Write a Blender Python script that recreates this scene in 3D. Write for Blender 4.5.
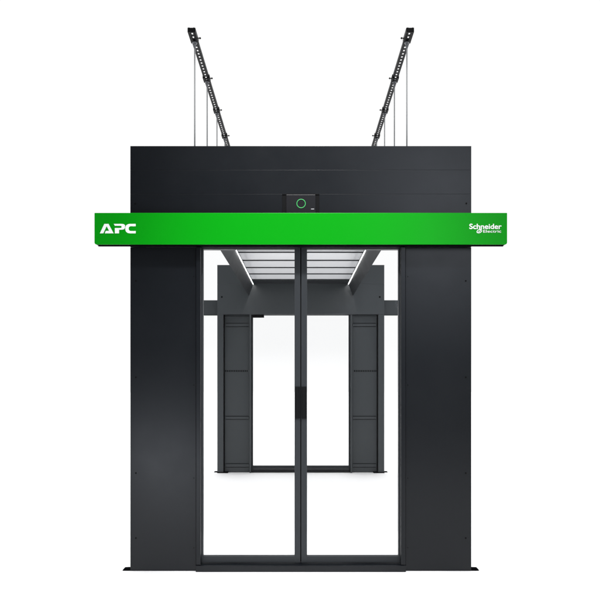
import bpy, bmesh, math, random
from mathutils import Vector, Matrix

random.seed(3)
for o in list(bpy.data.objects):
    bpy.data.objects.remove(o)
S = bpy.context.scene
C = S.collection

# ------------------------------------------------------------------ helpers
EYE = 1.239          # camera height
DIST = 4.6           # camera to the front plane of the near door frame
L = 4.91             # front plane of near frame to front plane of far frame


def material(name, color, rough=0.4, spec=0.5, metal=0.0, emit=None, estr=0.0,
             grain=0.0, grain_scale=900.0, grain_dist=.0006, rough_var=0.0, wear=0.0):
    m = bpy.data.materials.new(name)
    m.use_nodes = True
    nt = m.node_tree
    b = nt.nodes['Principled BSDF']
    b.inputs['Base Color'].default_value = (*color, 1)
    b.inputs['Roughness'].default_value = rough
    b.inputs['Metallic'].default_value = metal
    b.inputs['Specular IOR Level'].default_value = spec
    if emit:
        b.inputs['Emission Color'].default_value = (*emit, 1)
        b.inputs['Emission Strength'].default_value = estr
    tc = nt.nodes.new('ShaderNodeTexCoord')
    if rough_var or wear:
        n = nt.nodes.new('ShaderNodeTexNoise')
        n.inputs['Scale'].default_value = 2.3
        n.inputs['Detail'].default_value = 5
        n.inputs['Roughness'].default_value = 0.62
        nt.links.new(tc.outputs['Object'], n.inputs['Vector'])
        mr = nt.nodes.new('ShaderNodeMapRange')
        mr.inputs['From Min'].default_value = 0.3
        mr.inputs['From Max'].default_value = 0.7
        mr.inputs['To Min'].default_value = rough - rough_var
        mr.inputs['To Max'].default_value = rough + rough_var
        nt.links.new(n.outputs['Fac'], mr.inputs['Value'])
        nt.links.new(mr.outputs['Result'], b.inputs['Roughness'])
        if wear:
            n2 = nt.nodes.new('ShaderNodeTexNoise')
            n2.inputs['Scale'].default_value = 260
            n2.inputs['Detail'].default_value = 3
            nt.links.new(tc.outputs['Object'], n2.inputs['Vector'])
            mx = nt.nodes.new('ShaderNodeMix')
            mx.data_type = 'RGBA'
            mx.inputs[6].default_value = (*[c * (1 - wear) for c in color], 1)
            mx.inputs[7].default_value = (*[c * (1 + wear) for c in color], 1)
            nt.links.new(n2.outputs['Fac'], mx.inputs[0])
            nt.links.new(mx.outputs[2], b.inputs['Base Color'])
    if grain:
        g = nt.nodes.new('ShaderNodeTexNoise')
        g.inputs['Scale'].default_value = grain_scale
        g.inputs['Detail'].default_value = 2
        nt.links.new(tc.outputs['Object'], g.inputs['Vector'])
        bp = nt.nodes.new('ShaderNodeBump')
        bp.inputs['Strength'].default_value = grain
        bp.inputs['Distance'].default_value = grain_dist
        nt.links.new(g.outputs['Fac'], bp.inputs['Height'])
        nt.links.new(bp.outputs['Normal'], b.inputs['Normal'])
    return m


M = {}
M['panel'] = material('charcoal_powder_coat', (.0042, .0054, .0074), .32, .28, grain=.10, grain_scale=2.1, grain_dist=.004, rough_var=.03)
M['inner'] = material('lightened_inner_faces', (.043, .0490, .0535), .42, .45, rough_var=.03)  # panel coat lightened for the inside faces, light put into the colour
M['frame'] = material('dark_grey_aluminium', (.0215, .0245, .0280), .44, .30, rough_var=.03)
M['steel'] = material('dark_sheet_steel', (.018, .0200, .0225), .40, .35, rough_var=.04)
M['black'] = material('black_plastic', (.0022, .0022, .0026), .5, .12)
M['matte'] = material('matte_black_housing', (.004, .004, .0045), .9, 0)
M['handle'] = material('black_pull', (.0035, .0039, .0046), .45, .16)
M['rubber_and_shade'] = material('black_gasket_and_shade', (.003, .003, .003), .7, .2)
M['screw'] = material('black_screw', (.002, .002, .0022), .6, .1)
M['green'] = material('green_lacquer', (.0016, .258, .0050), .34, .09, rough_var=.03)
M['white'] = material('white_lettering', (.85, .86, .85), .45, .4)
M['screen'] = material('dark_screen', (.010, .010, .012), .32, .25)
M['ring'] = material('lit_green_ring', (.02, .2, .05), .4, .3, emit=(.12, .75, .22), estr=.55)
M['mark'] = material('pale_print', (.55, .56, .58), .5, .3)
M['rod'] = material('zinc_rod', (.29, .295, .30), .5, .3)
M['zinc'] = material('zinc_fitting', (.15, .155, .165), .4, .4)
M['strut'] = material('black_strut', (.0030, .0033, .0040), .45, .12, rough_var=.05)
M['clip'] = material('black_strut_clip', (.0015, .0015, .0018), .45, .12)
M['led'] = material('lit_light_strip', (.8, .8, .8), .5, .2, emit=(1, .98, .96), estr=60.0)


def translucent(name):
    m = bpy.data.materials.new(name)
    m.use_nodes = True
    nt = m.node_tree
    nt.nodes.clear()
    out = nt.nodes.new('ShaderNodeOutputMaterial')
    tr = nt.nodes.new('ShaderNodeBsdfTranslucent')
    tr.inputs['Color'].default_value = (.88, .885, .90, 1)
    df = nt.nodes.new('ShaderNodeBsdfDiffuse')
    df.inputs['Color'].default_value = (.72, .72, .73, 1)
    tp = nt.nodes.new('ShaderNodeBsdfTransparent')
    tp.inputs['Color'].default_value = (.92, .93, .94, 1)
    gl = nt.nodes.new('ShaderNodeBsdfGlossy')
    gl.inputs['Roughness'].default_value = .2
    a = nt.nodes.new('ShaderNodeMixShader'); a.inputs[0].default_value = .35
    b = nt.nodes.new('ShaderNodeMixShader'); b.inputs[0].default_value = .12
    c = nt.nodes.new('ShaderNodeMixShader')
    fr = nt.nodes.new('ShaderNodeFresnel'); fr.inputs[0].default_value = 1.12
    nt.links.new(tr.outputs[0], a.inputs[1]); nt.links.new(df.outputs[0], a.inputs[2])
    nt.links.new(a.outputs[0], b.inputs[1]); nt.links.new(tp.outputs[0], b.inputs[2])
    nt.links.new(fr.outputs[0], c.inputs[0])
    nt.links.new(b.outputs[0], c.inputs[1]); nt.links.new(gl.outputs[0], c.inputs[2])
    nt.links.new(c.outputs[0], out.inputs[0])
    return m


def glass(name, tint):
    m = bpy.data.materials.new(name)
    m.use_nodes = True
    nt = m.node_tree
    nt.nodes.clear()
    out = nt.nodes.new('ShaderNodeOutputMaterial')
    tp = nt.nodes.new('ShaderNodeBsdfTransparent')
    tp.inputs['Color'].default_value = (*tint, 1)
    gl = nt.nodes.new('ShaderNodeBsdfGlossy')
    gl.inputs['Roughness'].default_value = .02
    fr = nt.nodes.new('ShaderNodeFresnel'); fr.inputs[0].default_value = 1.09
    mx = nt.nodes.new('ShaderNodeMixShader')
    nt.links.new(fr.outputs[0], mx.inputs[0])
    nt.links.new(tp.outputs[0], mx.inputs[1]); nt.links.new(gl.outputs[0], mx.inputs[2])
    nt.links.new(mx.outputs[0], out.inputs[0])
    return m


M['glass'] = glass('clear_door_glass', (.978, .980, .981))
M['ceiling'] = translucent('milky_ceiling_sheet')


def box(bm, x0, x1, y0, y1, z0, z1, bev=0.0):
    if x0 > x1:
        x0, x1 = x1, x0
    v = [bm.verts.new(p) for p in ((x0, y0, z0), (x1, y0, z0), (x1, y1, z0), (x0, y1, z0),
                                   (x0, y0, z1), (x1, y0, z1), (x1, y1, z1), (x0, y1, z1))]
    fs = [bm.faces.new([v[i] for i in q]) for q in
          ((0, 3, 2, 1), (4, 5, 6, 7), (0, 1, 5, 4), (1, 2, 6, 5), (2, 3, 7, 6), (3, 0, 4, 7))]
    if bev:
        es = {e for f in fs for e in f.edges}
        bmesh.ops.bevel(bm, geom=list(es), offset=bev, segments=2, profile=.6, affect='EDGES')


def cyl(bm, p0, p1, r, n=16, r2=None):
    p0, p1 = Vector(p0), Vector(p1)
    d = p1 - p0
    mat = Matrix.Translation((p0 + p1) / 2) @ d.to_track_quat('Z', 'Y').to_matrix().to_4x4()
    bmesh.ops.create_cone(bm, cap_ends=True, segments=n, radius1=r, radius2=r if r2 is None else r2,
                          depth=d.length, matrix=mat)


def prism(bm, pts, axis, a0, a1):
    """extrude a 2-D outline; axis 'y': pts are (x, z)"""
    def P(p, a):
        return (p[0], a, p[1]) if axis == 'y' else (a, p[0], p[1])
    b0 = [bm.verts.new(P(p, a0)) for p in pts]
    b1 = [bm.verts.new(P(p, a1)) for p in pts]
    bm.faces.new(b0); bm.faces.new(b1[::-1])
    n = len(pts)
    for i in range(n):
        j = (i + 1) % n
        bm.faces.new((b0[j], b0[i], b1[i], b1[j]))


def torus(bm, c, R, r, n=40, k=8):
    ring = []
    for i in range(n):
        a = 2 * math.pi * i / n
        ring.append([bm.verts.new((c[0] + (R + r * math.cos(b)) * math.cos(a), c[1] + r * math.sin(b),
                                   c[2] + (R + r * math.cos(b)) * math.sin(a)))
                     for b in [2 * math.pi * q / k for q in range(k)]])
    for i in range(n):
        for q in range(k):
            bm.faces.new((ring[i][q], ring[(i + 1) % n][q], ring[(i + 1) % n][(q + 1) % k], ring[i][(q + 1) % k]))


def obj(name, bm, mat, parent=None, smooth=False):
    bmesh.ops.recalc_face_normals(bm, faces=bm.faces)
    me = bpy.data.meshes.new(name)
    bm.to_mesh(me)
    bm.free()
    me.materials.append(M[mat] if isinstance(mat, str) else mat)
    if smooth:
        for p in me.polygons:
            p.use_smooth = True
    o = bpy.data.objects.new(name, me)
    C.objects.link(o)
    if parent:
        o.parent = parent
    return o


def thing(name, label, cat, loc=(0, 0, 0), rz=0.0, group=None):
    o = bpy.data.objects.new(name, None)
    o.empty_display_size = .1
    C.objects.link(o)
    o.location = loc
    o.rotation_euler = (0, 0, rz)
    o['label'] = label
    o['category'] = cat
    o['kind'] = 'thing'
    if group:
        o['group'] = group
    return o


def B():
    return bmesh.new()


# ------------------------------------------------------------------ the setting: white studio floor
bm = B()
box(bm, -60, 60, -8.6, 60, -.05, 0)
fl = obj('floor', bm, material('white_studio_floor', (.88, .88, .885), .6, .25, rough_var=.03))
fl['kind'] = 'structure'
fl.location = (0, 3, 0)

# ------------------------------------------------------------------ door frame (the near one, then copied to the far end)
ZT, ZH = 2.742, 2.090          # top of header, underside of header
XO, XI = 1.100, .676           # outer and inner edge of a side panel
frame = thing('aisle_door_frame',
              'nearer charcoal door frame, with a wide green sign band above its glass double doors',
              'door frame', (0, 0, 0), group='door frames closing the two ends of the aisle')

# header: three folded planks with fine seams, closed box behind
for z0, z1 in ((2.5885, ZT), (2.4330, 2.5875), (ZH, 2.4320)):
    bm = B()
    box(bm, -XO, XO, 0, .018, z0, z1, .0004)
    hp = obj('header_panel', bm, 'panel', frame)
    if z1 < 2.5:
        for s in (-1, 1):
            bm = B()
            cyl(bm, (s * 1.068, .001, 2.372), (s * 1.068, -.003, 2.372), .0055)
            obj('screw', bm, 'screw', hp)
bm = B()
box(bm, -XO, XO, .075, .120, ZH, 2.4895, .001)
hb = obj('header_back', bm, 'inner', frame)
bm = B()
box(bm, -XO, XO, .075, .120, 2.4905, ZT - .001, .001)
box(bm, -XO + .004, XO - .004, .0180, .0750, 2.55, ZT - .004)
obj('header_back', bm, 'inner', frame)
for s in (-1, 1):
    bm = B()
    cyl(bm, (s * 1.04, .119, 2.319), (s * 1.04, .1225, 2.319), .012)
    obj('bolt', bm, 'black', hb)

# side panels: front sheet, outer post, inner return, ribs on the inside
for s in (-1, 1):
    bm = B()
    box(bm, s * XI, s * XO, 0, .046, .002, ZH - .002, .0018)
    sp = obj('side_panel', bm, 'panel', frame)
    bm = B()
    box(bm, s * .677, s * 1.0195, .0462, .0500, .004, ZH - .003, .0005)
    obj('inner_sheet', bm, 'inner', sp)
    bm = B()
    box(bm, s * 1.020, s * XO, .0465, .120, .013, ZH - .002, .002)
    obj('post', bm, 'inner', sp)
    bm = B()
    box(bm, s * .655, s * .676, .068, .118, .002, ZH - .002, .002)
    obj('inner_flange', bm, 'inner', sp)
    for z0, z1 in ((.066, .120), (.700, .749), (1.930, 1.981)):
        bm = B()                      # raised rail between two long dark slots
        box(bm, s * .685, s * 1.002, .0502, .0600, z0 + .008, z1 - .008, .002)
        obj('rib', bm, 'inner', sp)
        for za in (z0, z1 - .0055):
            bm = B()
            box(bm, s * .690, s * .998, .0498, .0508, za, za + .0055)
            obj('slot', bm, 'matte', sp)
    bm = B()
    box(bm, s * 1.006, s * 1.0196, .0498, .0530, .014, ZH - .004)
    obj('gasket_and_shade', bm, 'rubber_and_shade', sp)  # dark strip standing in for the shadow line between post and sheet
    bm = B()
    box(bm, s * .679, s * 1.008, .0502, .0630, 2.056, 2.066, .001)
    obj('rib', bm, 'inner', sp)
    for i in range(13):               # row of small knock-outs
        x = .706 + i * .0235
        bm = B()
        box(bm, s * x, s * (x + .014), .0498, .0525, 1.335, 1.356, .001)
        obj('knockout', bm, 'black', sp)
    for x, z in ((1.064, .632), (1.064, .213), (1.064, 1.872), (1.064, 1.25), (.690, .60), (.690, .15), (.690, 1.2), (.690, 1.9)):
        bm = B()
        cyl(bm, (s * x, .001, z), (s * x, -.0025, z), .0052 if x > 1 else .003, 12)
        obj('screw', bm, 'screw', sp)
    bm = B()
    pts = [(s * 1.1006, .004), (s * 1.146, .004), (s * 1.155, .012), (s * 1.155, .050), (s * 1.1006, .056), (s * 1.1006, .132), (s * .96, .132), (s * .96, .0505), (s * 1.096, .0505)]
    lo = [bm.verts.new((p[0], p[1], .0006)) for p in pts]
    hi = [bm.verts.new((p[0] - s * (.010 if abs(p[0]) > 1.14 else 0), p[1], .0125)) for p in pts]
    bm.faces.new(lo); bm.faces.new(hi[::-1])
    for i in range(len(pts)):
        j = (i + 1) % len(pts)
        bm.faces.new((lo[i], lo[j], hi[j], hi[i]))
    obj('foot_plate', bm, 'matte', frame)
    bm = B()
    box(bm, s * .643, s * .673, -.022, .022, .0455, ZH - .002, .0025)
    obj('door_jamb', bm, 'panel', frame)

bm = B()
box(bm, -.6745, .6745, -.026, .074, .001, .042, .003)
box(bm, -.66, .66, .0, .06, .040, .0435)
obj('sill', bm, 'panel', frame)

# the two sliding glass leaves
for s in (-1, 1):
    bm = B()
    y0, y1, zb, zt = .025, .064, .046, 2.130
    box(bm, s * .634, s * .654, y0, y1, zb, zt, .002)
    box(bm, s * .0028, s * .0405, y0, y1, zb, zt, .002)
    box(bm, s * .038, s * .636, y0 + .001, y1 - .001, zb + .001, .0905, .002)
    box(bm, s * .038, s * .636, y0 + .001, y1 - .001, 2.082, zt - .001, .002)
    dr = obj('sliding_door', bm, 'frame', frame)
    if s < 0:
        bm = B()
        box(bm, -.014, .012, .0642, .068, .0437, zt)
        obj('gasket_and_shade', bm, 'rubber_and_shade', dr)
    bm = B()
    box(bm, s * .0405, s * .6345, .041, .049, .0895, 2.083)
    obj('glass_pane', bm, 'glass', dr)
    bm = B()
    box(bm, s * .0048, s * .0385, .0195, .0249, .982, 1.190, .0015)
    box(bm, s * .0050, s * .0085, .012, .0215, .986, 1.186, .001)
    box(bm, s * .0340, s * .0383, .012, .0215, .986, 1.186, .001)
    obj('handle', bm, 'handle', dr)

# display on the header
bm = B()
box(bm, -.120, .120, -.0035, -.0002, 2.2945, 2.4315, .001)
box(bm, -.1195, .1195, -.0075, -.0030, 2.4275, 2.4310, .001)
dp = obj('display', bm, 'black', frame)
bm = B()
box(bm, -.094, .094, -.0120, -.0037, 2.295, 2.4255, .002)
obj('screen', bm, 'screen', dp)
bm = B()
torus(bm, (.002, -.0128, 2.368), .0275, .0022)
obj('status_ring', bm, 'ring', dp, True)
bm = B()
box(bm, .066, .086, -.0130, -.0121, 2.331, 2.3345)
obj('printed_mark', bm, 'mark', dp)

# green sign band
bm = B()
ZB0, ZB1, XB = 2.0915, 2.2925, 1.3085
def rounded(x, z0, z1, rb, rt, n=6):
    pts = []
    for cx, cz, r, a0 in ((x - rb, z0 + rb, rb, -90), (x - rt, z1 - rt, rt, 0), (-x + rt, z1 - rt, rt, 90), (-x + rb, z0 + rb, rb, 180)):
        for i in range(n + 1):
            a = math.radians(a0 + 90 * i / n)
            pts.append((cx + r * math.cos(a), cz + r * math.sin(a)))
    return pts
prism(bm, rounded(XB, ZB0, ZB1, .014, .004), 'y', -.080, -.0765)
bm.normal_update()
front_edges = [e for e in bm.edges if all(abs(v.co.y + .080) < 1e-5 for v in e.verts)]
bmesh.ops.bevel(bm, geom=front_edges, offset=.0018, segments=2, profile=.5, affect='EDGES')
band = obj('sign_band', bm, 'green', frame)
bm = B()
prism(bm, rounded(XB - .002, ZB0 + .001, ZB1 - .002, .013, .004), 'y', -.0762, -.0045)
obj('band_housing', bm, 'matte', band)

bm = B()
box(bm, -XB + .003, XB - .003, -.0044, -.0004, ZB0 + .0015, ZB1 - .0025, .001)
obj('band_back', bm, 'inner', band)

KB = 713.0 / (DIST - .080)      # photo pixels per metre on the band
def bx(px):
    return (px - 300.8) / KB
def bz(py):
    return EYE + (379 - py) / KB
YL0, YL1 = -.0818, -.0801

# wide capital letters
def apc():
    bm = B()
    def poly(pts):
        prism(bm, [(bx(96 + u / 13.333), bz(218 + v / 13.333)) for u, v in pts], 'y', YL0, YL1)
    # A
    poly([(52, 205), (112, 79), (142, 79), (142, 110), (98, 205)])
    poly([(142.3, 79), (168, 79), (236, 205), (118, 205), (132, 172), (176, 172), (142.3, 110)])
    # P
    arc = []
    poly([(238, 79), (352, 79), (374, 84), (388, 98), (388, 132), (374, 150), (352, 156), (308, 156), (308, 205),
          (252, 205), (252, 134), (330, 134), (340, 130), (342, 118), (340, 108), (330, 104), (252, 104)])
    # C
    poly([(530, 79), (530, 110), (462, 110), (446, 116), (438, 128), (436, 142), (438, 156), (446, 168), (462, 174),
          (530, 174), (530, 205), (450, 205), (424, 200), (404, 186), (394, 166), (391, 142), (394, 118), (404, 98),
          (424, 84), (450, 79)])
    return bm
obj('lettering', apc(), 'white', band)


def text_mesh(s, x0, x1, ybase, ycap, bold):
    cu = bpy.data.curves.new('text', 'FONT')
    cu.body = s
    cu.size = 1
    cu.offset = bold
    cu.resolution_u = 6
    cu.extrude = .01
    t = bpy.data.objects.new('text', cu)
    C.objects.link(t)
    bpy.context.view_layer.update()
    me = bpy.data.meshes.new_from_object(t.evaluated_get(bpy.context.evaluated_depsgraph_get()))
    bpy.data.objects.remove(t)
    xs = [v.co.x for v in me.vertices]
    ys = [v.co.y for v in me.vertices]
    mx0, mx1 = min(xs), max(xs)
    my0, my1 = min(ys), max(ys)
    for v in me.vertices:
        fx = (v.co.x - mx0) / (mx1 - mx0)
        fz = (v.co.y - my0) / (my1 - my0)
        fy = v.co.z
        v.co = (x0 + fx * (x1 - x0), YL1 if fy < 0 else YL0, ybase + fz * (ycap - ybase))
    return me


def stroke(bm, pts, w):
    """flat ribbon of width w along pts (x, z), extruded in y"""
    n = len(pts)
    lft, rgt = [], []
    for i, p in enumerate(pts):
        a = Vector(pts[max(i - 1, 0)]); b = Vector(pts[min(i + 1, n - 1)])
        t = (b - a).normalized()
        nrm = Vector((-t.y, t.x))
        ww = w[i] if isinstance(w, list) else w
        lft.append(Vector(p) + nrm * ww / 2); rgt.append(Vector(p) - nrm * ww / 2)
    for i in range(n - 1):
        q = [lft[i], lft[i + 1], rgt[i + 1], rgt[i]]
        f = [bm.verts.new((v.x, YL0, v.y)) for v in q]
        g = [bm.verts.new((v.x, YL1, v.y)) for v in q]
        bm.faces.new(f); bm.faces.new(g[::-1])
        bm.faces.new((f[0], f[1], g[1], g[0])); bm.faces.new((f[2], f[3], g[3], g[2]))

def sx(u):
    return bx(464 + u / 12.5)
def sz(v):
    return bz(216 + v / 12.5)
bm = B()
bm.from_mesh(text_mesh('Schneider', sx(66), sx(470), sz(164), sz(97), .018))
bm.from_mesh(text_mesh('Electric', sx(240), sx(464), sz(208), sz(174), .004))
loop = []
for i in range(25):
    a = math.radians(35 + 330 * i / 24)
    loop.append((sx(192 + 30 * math.cos(a)), sz(190 - 20 * math.sin(a) - 8 * math.cos(a))))
stroke(bm, loop, .0046)
stroke(bm, [(sx(176), sz(202)), (sx(186), sz(196)), (sx(198), sz(190)), (sx(206), sz(180)), (sx(222), sz(168))], .0040)
obj('lettering', bm, 'white', band)

# far frame: the same frame turned to face the other way
def copy_tree(o, parent=None):
    c = o.copy()
    C.objects.link(c)
    if parent:
        c.parent = parent
    for ch in list(o.children):
        copy_tree(ch, c)
    return c
far = copy_tree(frame)
far.location = (0, L, 0)
far.rotation_euler = (0, 0, math.pi)
bm = B()
box(bm, .485, .640, .082, .119, 2.048, 2.0895, .003)
obj('door_closer', bm, 'black', far)

far['label'] = 'farther charcoal door frame, seen through the glass from its inside with ribbed panels'

# ------------------------------------------------------------------ aisle ceiling between the frames
YA, YB = .123, L - .123
ceil = thing('aisle_ceiling', 'milky white ceiling sheets between dark beams with lit strips, roofing the aisle inside the doors',
             'ceiling', (0, 0, 0))
for s in (-1, 1):
    bm = B()
    prism(bm, [(s * .628, 2.486), (s * .6855, 2.336), (s * .700, 2.40), (s * .735, 2.52), (s * .735, 2.545), (s * .628, 2.545)], 'y', YA, YB)
    r = obj('beam', bm, 'steel', ceil)
    bm = B()
    box(bm, s * .6232, s * .6275, YA + .02, YB - .015, 2.4865, 2.4935, .001)
    obj('light_strip', bm, 'led', r)
    bm = B()
    box(bm, s * .6165, s * .6230, YA + .02, YB - .012, 2.4860, 2.4985)
    obj('added_light_lip', bm, 'steel', r)  # lip added to keep the strip's light off the ceiling sheets
bars = [2.46 + .485 * i for i in range(-5, 5)]
for y in bars:
    bm = B()
    if y < YA + .02:
        continue
    box(bm, -.6163, .6163, y - .009, y + .009, 2.488, 2.5035, .0015)
    obj('cross_bar', bm, 'steel', ceil)
ends = [YA + .004] + [y for y in bars if y > YA + .02]
for a, b in zip(ends[:-1], ends[1:]):
    bm = B()
    box(bm, -.6275, .6275, a + .0115, b - .0115, 2.499, 2.504)
    for s in (-1, 1):           # turned-up sheet edge
        box(bm, s * .560, s * .564, a + .0115, b - .0115, 2.5041, 2.5300)
    obj('ceiling_sheet', bm, 'ceiling', ceil)
bm = B()
box(bm, -.6275, .6275, ends[-1] + .0115, YB - .14, 2.494, 2.504, .001)
box(bm, -.6275, .6275, YB - .138, YB, 2.498, 2.508, .001)
obj('end_plate', bm, 'steel', ceil)

# ------------------------------------------------------------------ hanging struts with rods, from an unseen ceiling above
ZS = 3.489
XS = .708
ROD_Y = [.16 + .632 * i for i in range(8)]
def slotted_channel(bm, y0, y1):
    w, h, t = .0205, .024, .0026
    for s in (-1, 1):            # side walls and turned-in lips
        box(bm, s * (w - t), s * w, y0, y1, t, h)
        box(bm, s * (w - .009), s * (w - t - .0001), y0, y1, h - t, h)
        box(bm, s * .0062, s * (w - t - .0001), y0, y1, .0002, t)
    y = y0
    pitch, slot = .048, .023
    while y < y1 - pitch:        # webs between the slots
        box(bm, -.0061, .0061, y, y + pitch - slot, .0002, t)
        y += pitch
    box(bm, -.0061, .0061, y, y1, .0002, t)

def strut(side, label):
    t = thing('hanging_strut', label, 'strut', (side * XS, 0, ZS), group='perforated struts hanging over the aisle')
    bm = B()
    slotted_channel(bm, .012, L - .05)
    obj('channel', bm, 'strut', t)
    for i, y in enumerate(ROD_Y):
        bm = B()
        cyl(bm, (0, y, -(ZS - 2.5445)), (0, y, .075), .0050, 12)
        rd = obj('threaded_rod', bm, 'rod', t, True)
        bm = B()
        cyl(bm, (0, y, -.0043), (0, y, -.008), .017, 20)
        cyl(bm, (0, y, -.0065), (0, y, -.020), .0105, 6)
        cyl(bm, (0, y, -.0195), (0, y, -.045), .0085, 12, .0052)
        obj('nut', bm, 'zinc', rd)
        bm = B()
        y0, y1 = y - (.145 if i == 0 else .07), y + .015
        for s in (-1, 1):
            box(bm, s * .0209, s * .0255, y0, y1, -.004, .0245, .001)
            box(bm, s * .0078, s * .0208, y0, y1, -.004, -.0003)
        box(bm, -.021, .021, y1 - .045, y1, -.0042, -.0003)
        if i == 0:
            box(bm, -.021, .021, y0 - .001, y0 + .0035, -.0042, .0235)
        bk = obj('bracket', bm, 'clip', t)
        bm = B()
        yb = y - .028
        cyl(bm, (-side * .0240, yb, .012), (-side * .046, yb, .012), .0035, 10)
        cyl(bm, (-side * .036, yb, .012), (-side * .042, yb, .012), .0075, 6)
        obj('bolt', bm, 'clip', bk)
    return t
strut(-1, 'left of the two black perforated struts hung above the aisle on thin grey rods')
strut(1, 'right of the two black perforated struts hung above the aisle on thin grey rods')

# ------------------------------------------------------------------ light: white studio surround and added lamps out of view
w = bpy.data.worlds.new('World')
S.world = w
w.use_nodes = True
nt = w.node_tree
bg = nt.nodes['Background']
tc = nt.nodes.new('ShaderNodeTexCoord')
sp = nt.nodes.new('ShaderNodeSeparateXYZ')
nt.links.new(tc.outputs['Generated'], sp.inputs[0])
def rng(src, a, b, c, d):
    n = nt.nodes.new('ShaderNodeMapRange')
    n.interpolation_type = 'SMOOTHSTEP'
    n.inputs['From Min'].default_value = a; n.inputs['From Max'].default_value = b
    n.inputs['To Min'].default_value = c; n.inputs['To Max'].default_value = d
    nt.links.new(src, n.inputs['Value'])
    return n.outputs['Result']
BACK, FRONT, ZEN = .12, 1.03, 2.6
front = rng(sp.outputs['Y'], -.25, .35, BACK, FRONT)
low = rng(sp.outputs['Z'], 0, .05, .10, 0)          # the backdrop is brightest where it meets the floor
ad = nt.nodes.new('ShaderNodeMath'); ad.operation = 'ADD'
nt.links.new(front, ad.inputs[0]); nt.links.new(low, ad.inputs[1])
front = ad.outputs[0]
zen = rng(sp.outputs['Z'], .50, .80, 0, 1)
mx = nt.nodes.new('ShaderNodeMix')
mx.data_type = 'FLOAT'
nt.links.new(zen, mx.inputs[0])
nt.links.new(front, mx.inputs[2])
mx.inputs[3].default_value = ZEN
nt.links.new(mx.outputs[0], bg.inputs['Strength'])
bg.inputs['Color'].default_value = (1, 1, 1, 1)

def softbox(name, loc, target, sx_, sy_, power, color=(1, 1, 1)):
    l = bpy.data.lights.new(name, 'AREA')
    l.shape = 'RECTANGLE'
    l.size = sx_; l.size_y = sy_
    l.energy = power
    l.color = color
    o = bpy.data.objects.new(name, l)
    C.objects.link(o)
    o.location = loc
    o.rotation_euler = (Vector(target) - Vector(loc)).to_track_quat('-Z', 'Y').to_euler()
    return o
softbox('softbox_right', (2.15, -6.0, 3.7), (.9, 0, 2.1), 1.5, 2.8, 62, (.92, .98, 1.08))  # unseen, added for the sheen on header and right panel
low_box = softbox('softbox_low', (-1.42, -3.0, .42), (-.9, 0, .55), .80, .50, 8, (.92, .98, 1.08))  # unseen, added for the sheen low on the left panel
low_box.rotation_euler.rotate_axis('Z', math.radians(-35))
ls = bpy.data.lights.new('sign_fill_spot', 'SPOT')  # unseen lamp added to brighten the middle of the green band
ls.energy = 2350
ls.spot_size = math.radians(27)
ls.spot_blend = 1.0
ls.shadow_soft_size = .25
lo_ = bpy.data.objects.new('sign_fill_spot', ls)
C.objects.link(lo_)
lo_.location = (0.1, -3.0, 7.0)
lo_.rotation_euler = (Vector((.05, -.08, 2.19)) - lo_.location).to_track_quat('-Z', 'Y').to_euler()

# ------------------------------------------------------------------ camera
cd = bpy.data.cameras.new('camera')
cam = bpy.data.objects.new('camera', cd)
C.objects.link(cam)
cam.location = (0, -DIST, EYE)
cam.rotation_euler = (math.pi / 2, 0, 0)
cd.sensor_width = 36
cd.lens = 713 / 600 * 36
cd.shift_x = -.8 / 600
cd.shift_y = 79 / 600
cd.clip_end = 400
S.camera = cam

S.view_settings.view_transform = 'Standard'
S.view_settings.look = 'None'
S.view_settings.exposure = 0
S.view_settings.gamma = 1
S.render.engine = 'CYCLES'
S.cycles.use_denoising = True
S.cycles.transparent_max_bounces = 24
S.cycles.max_bounces = 10
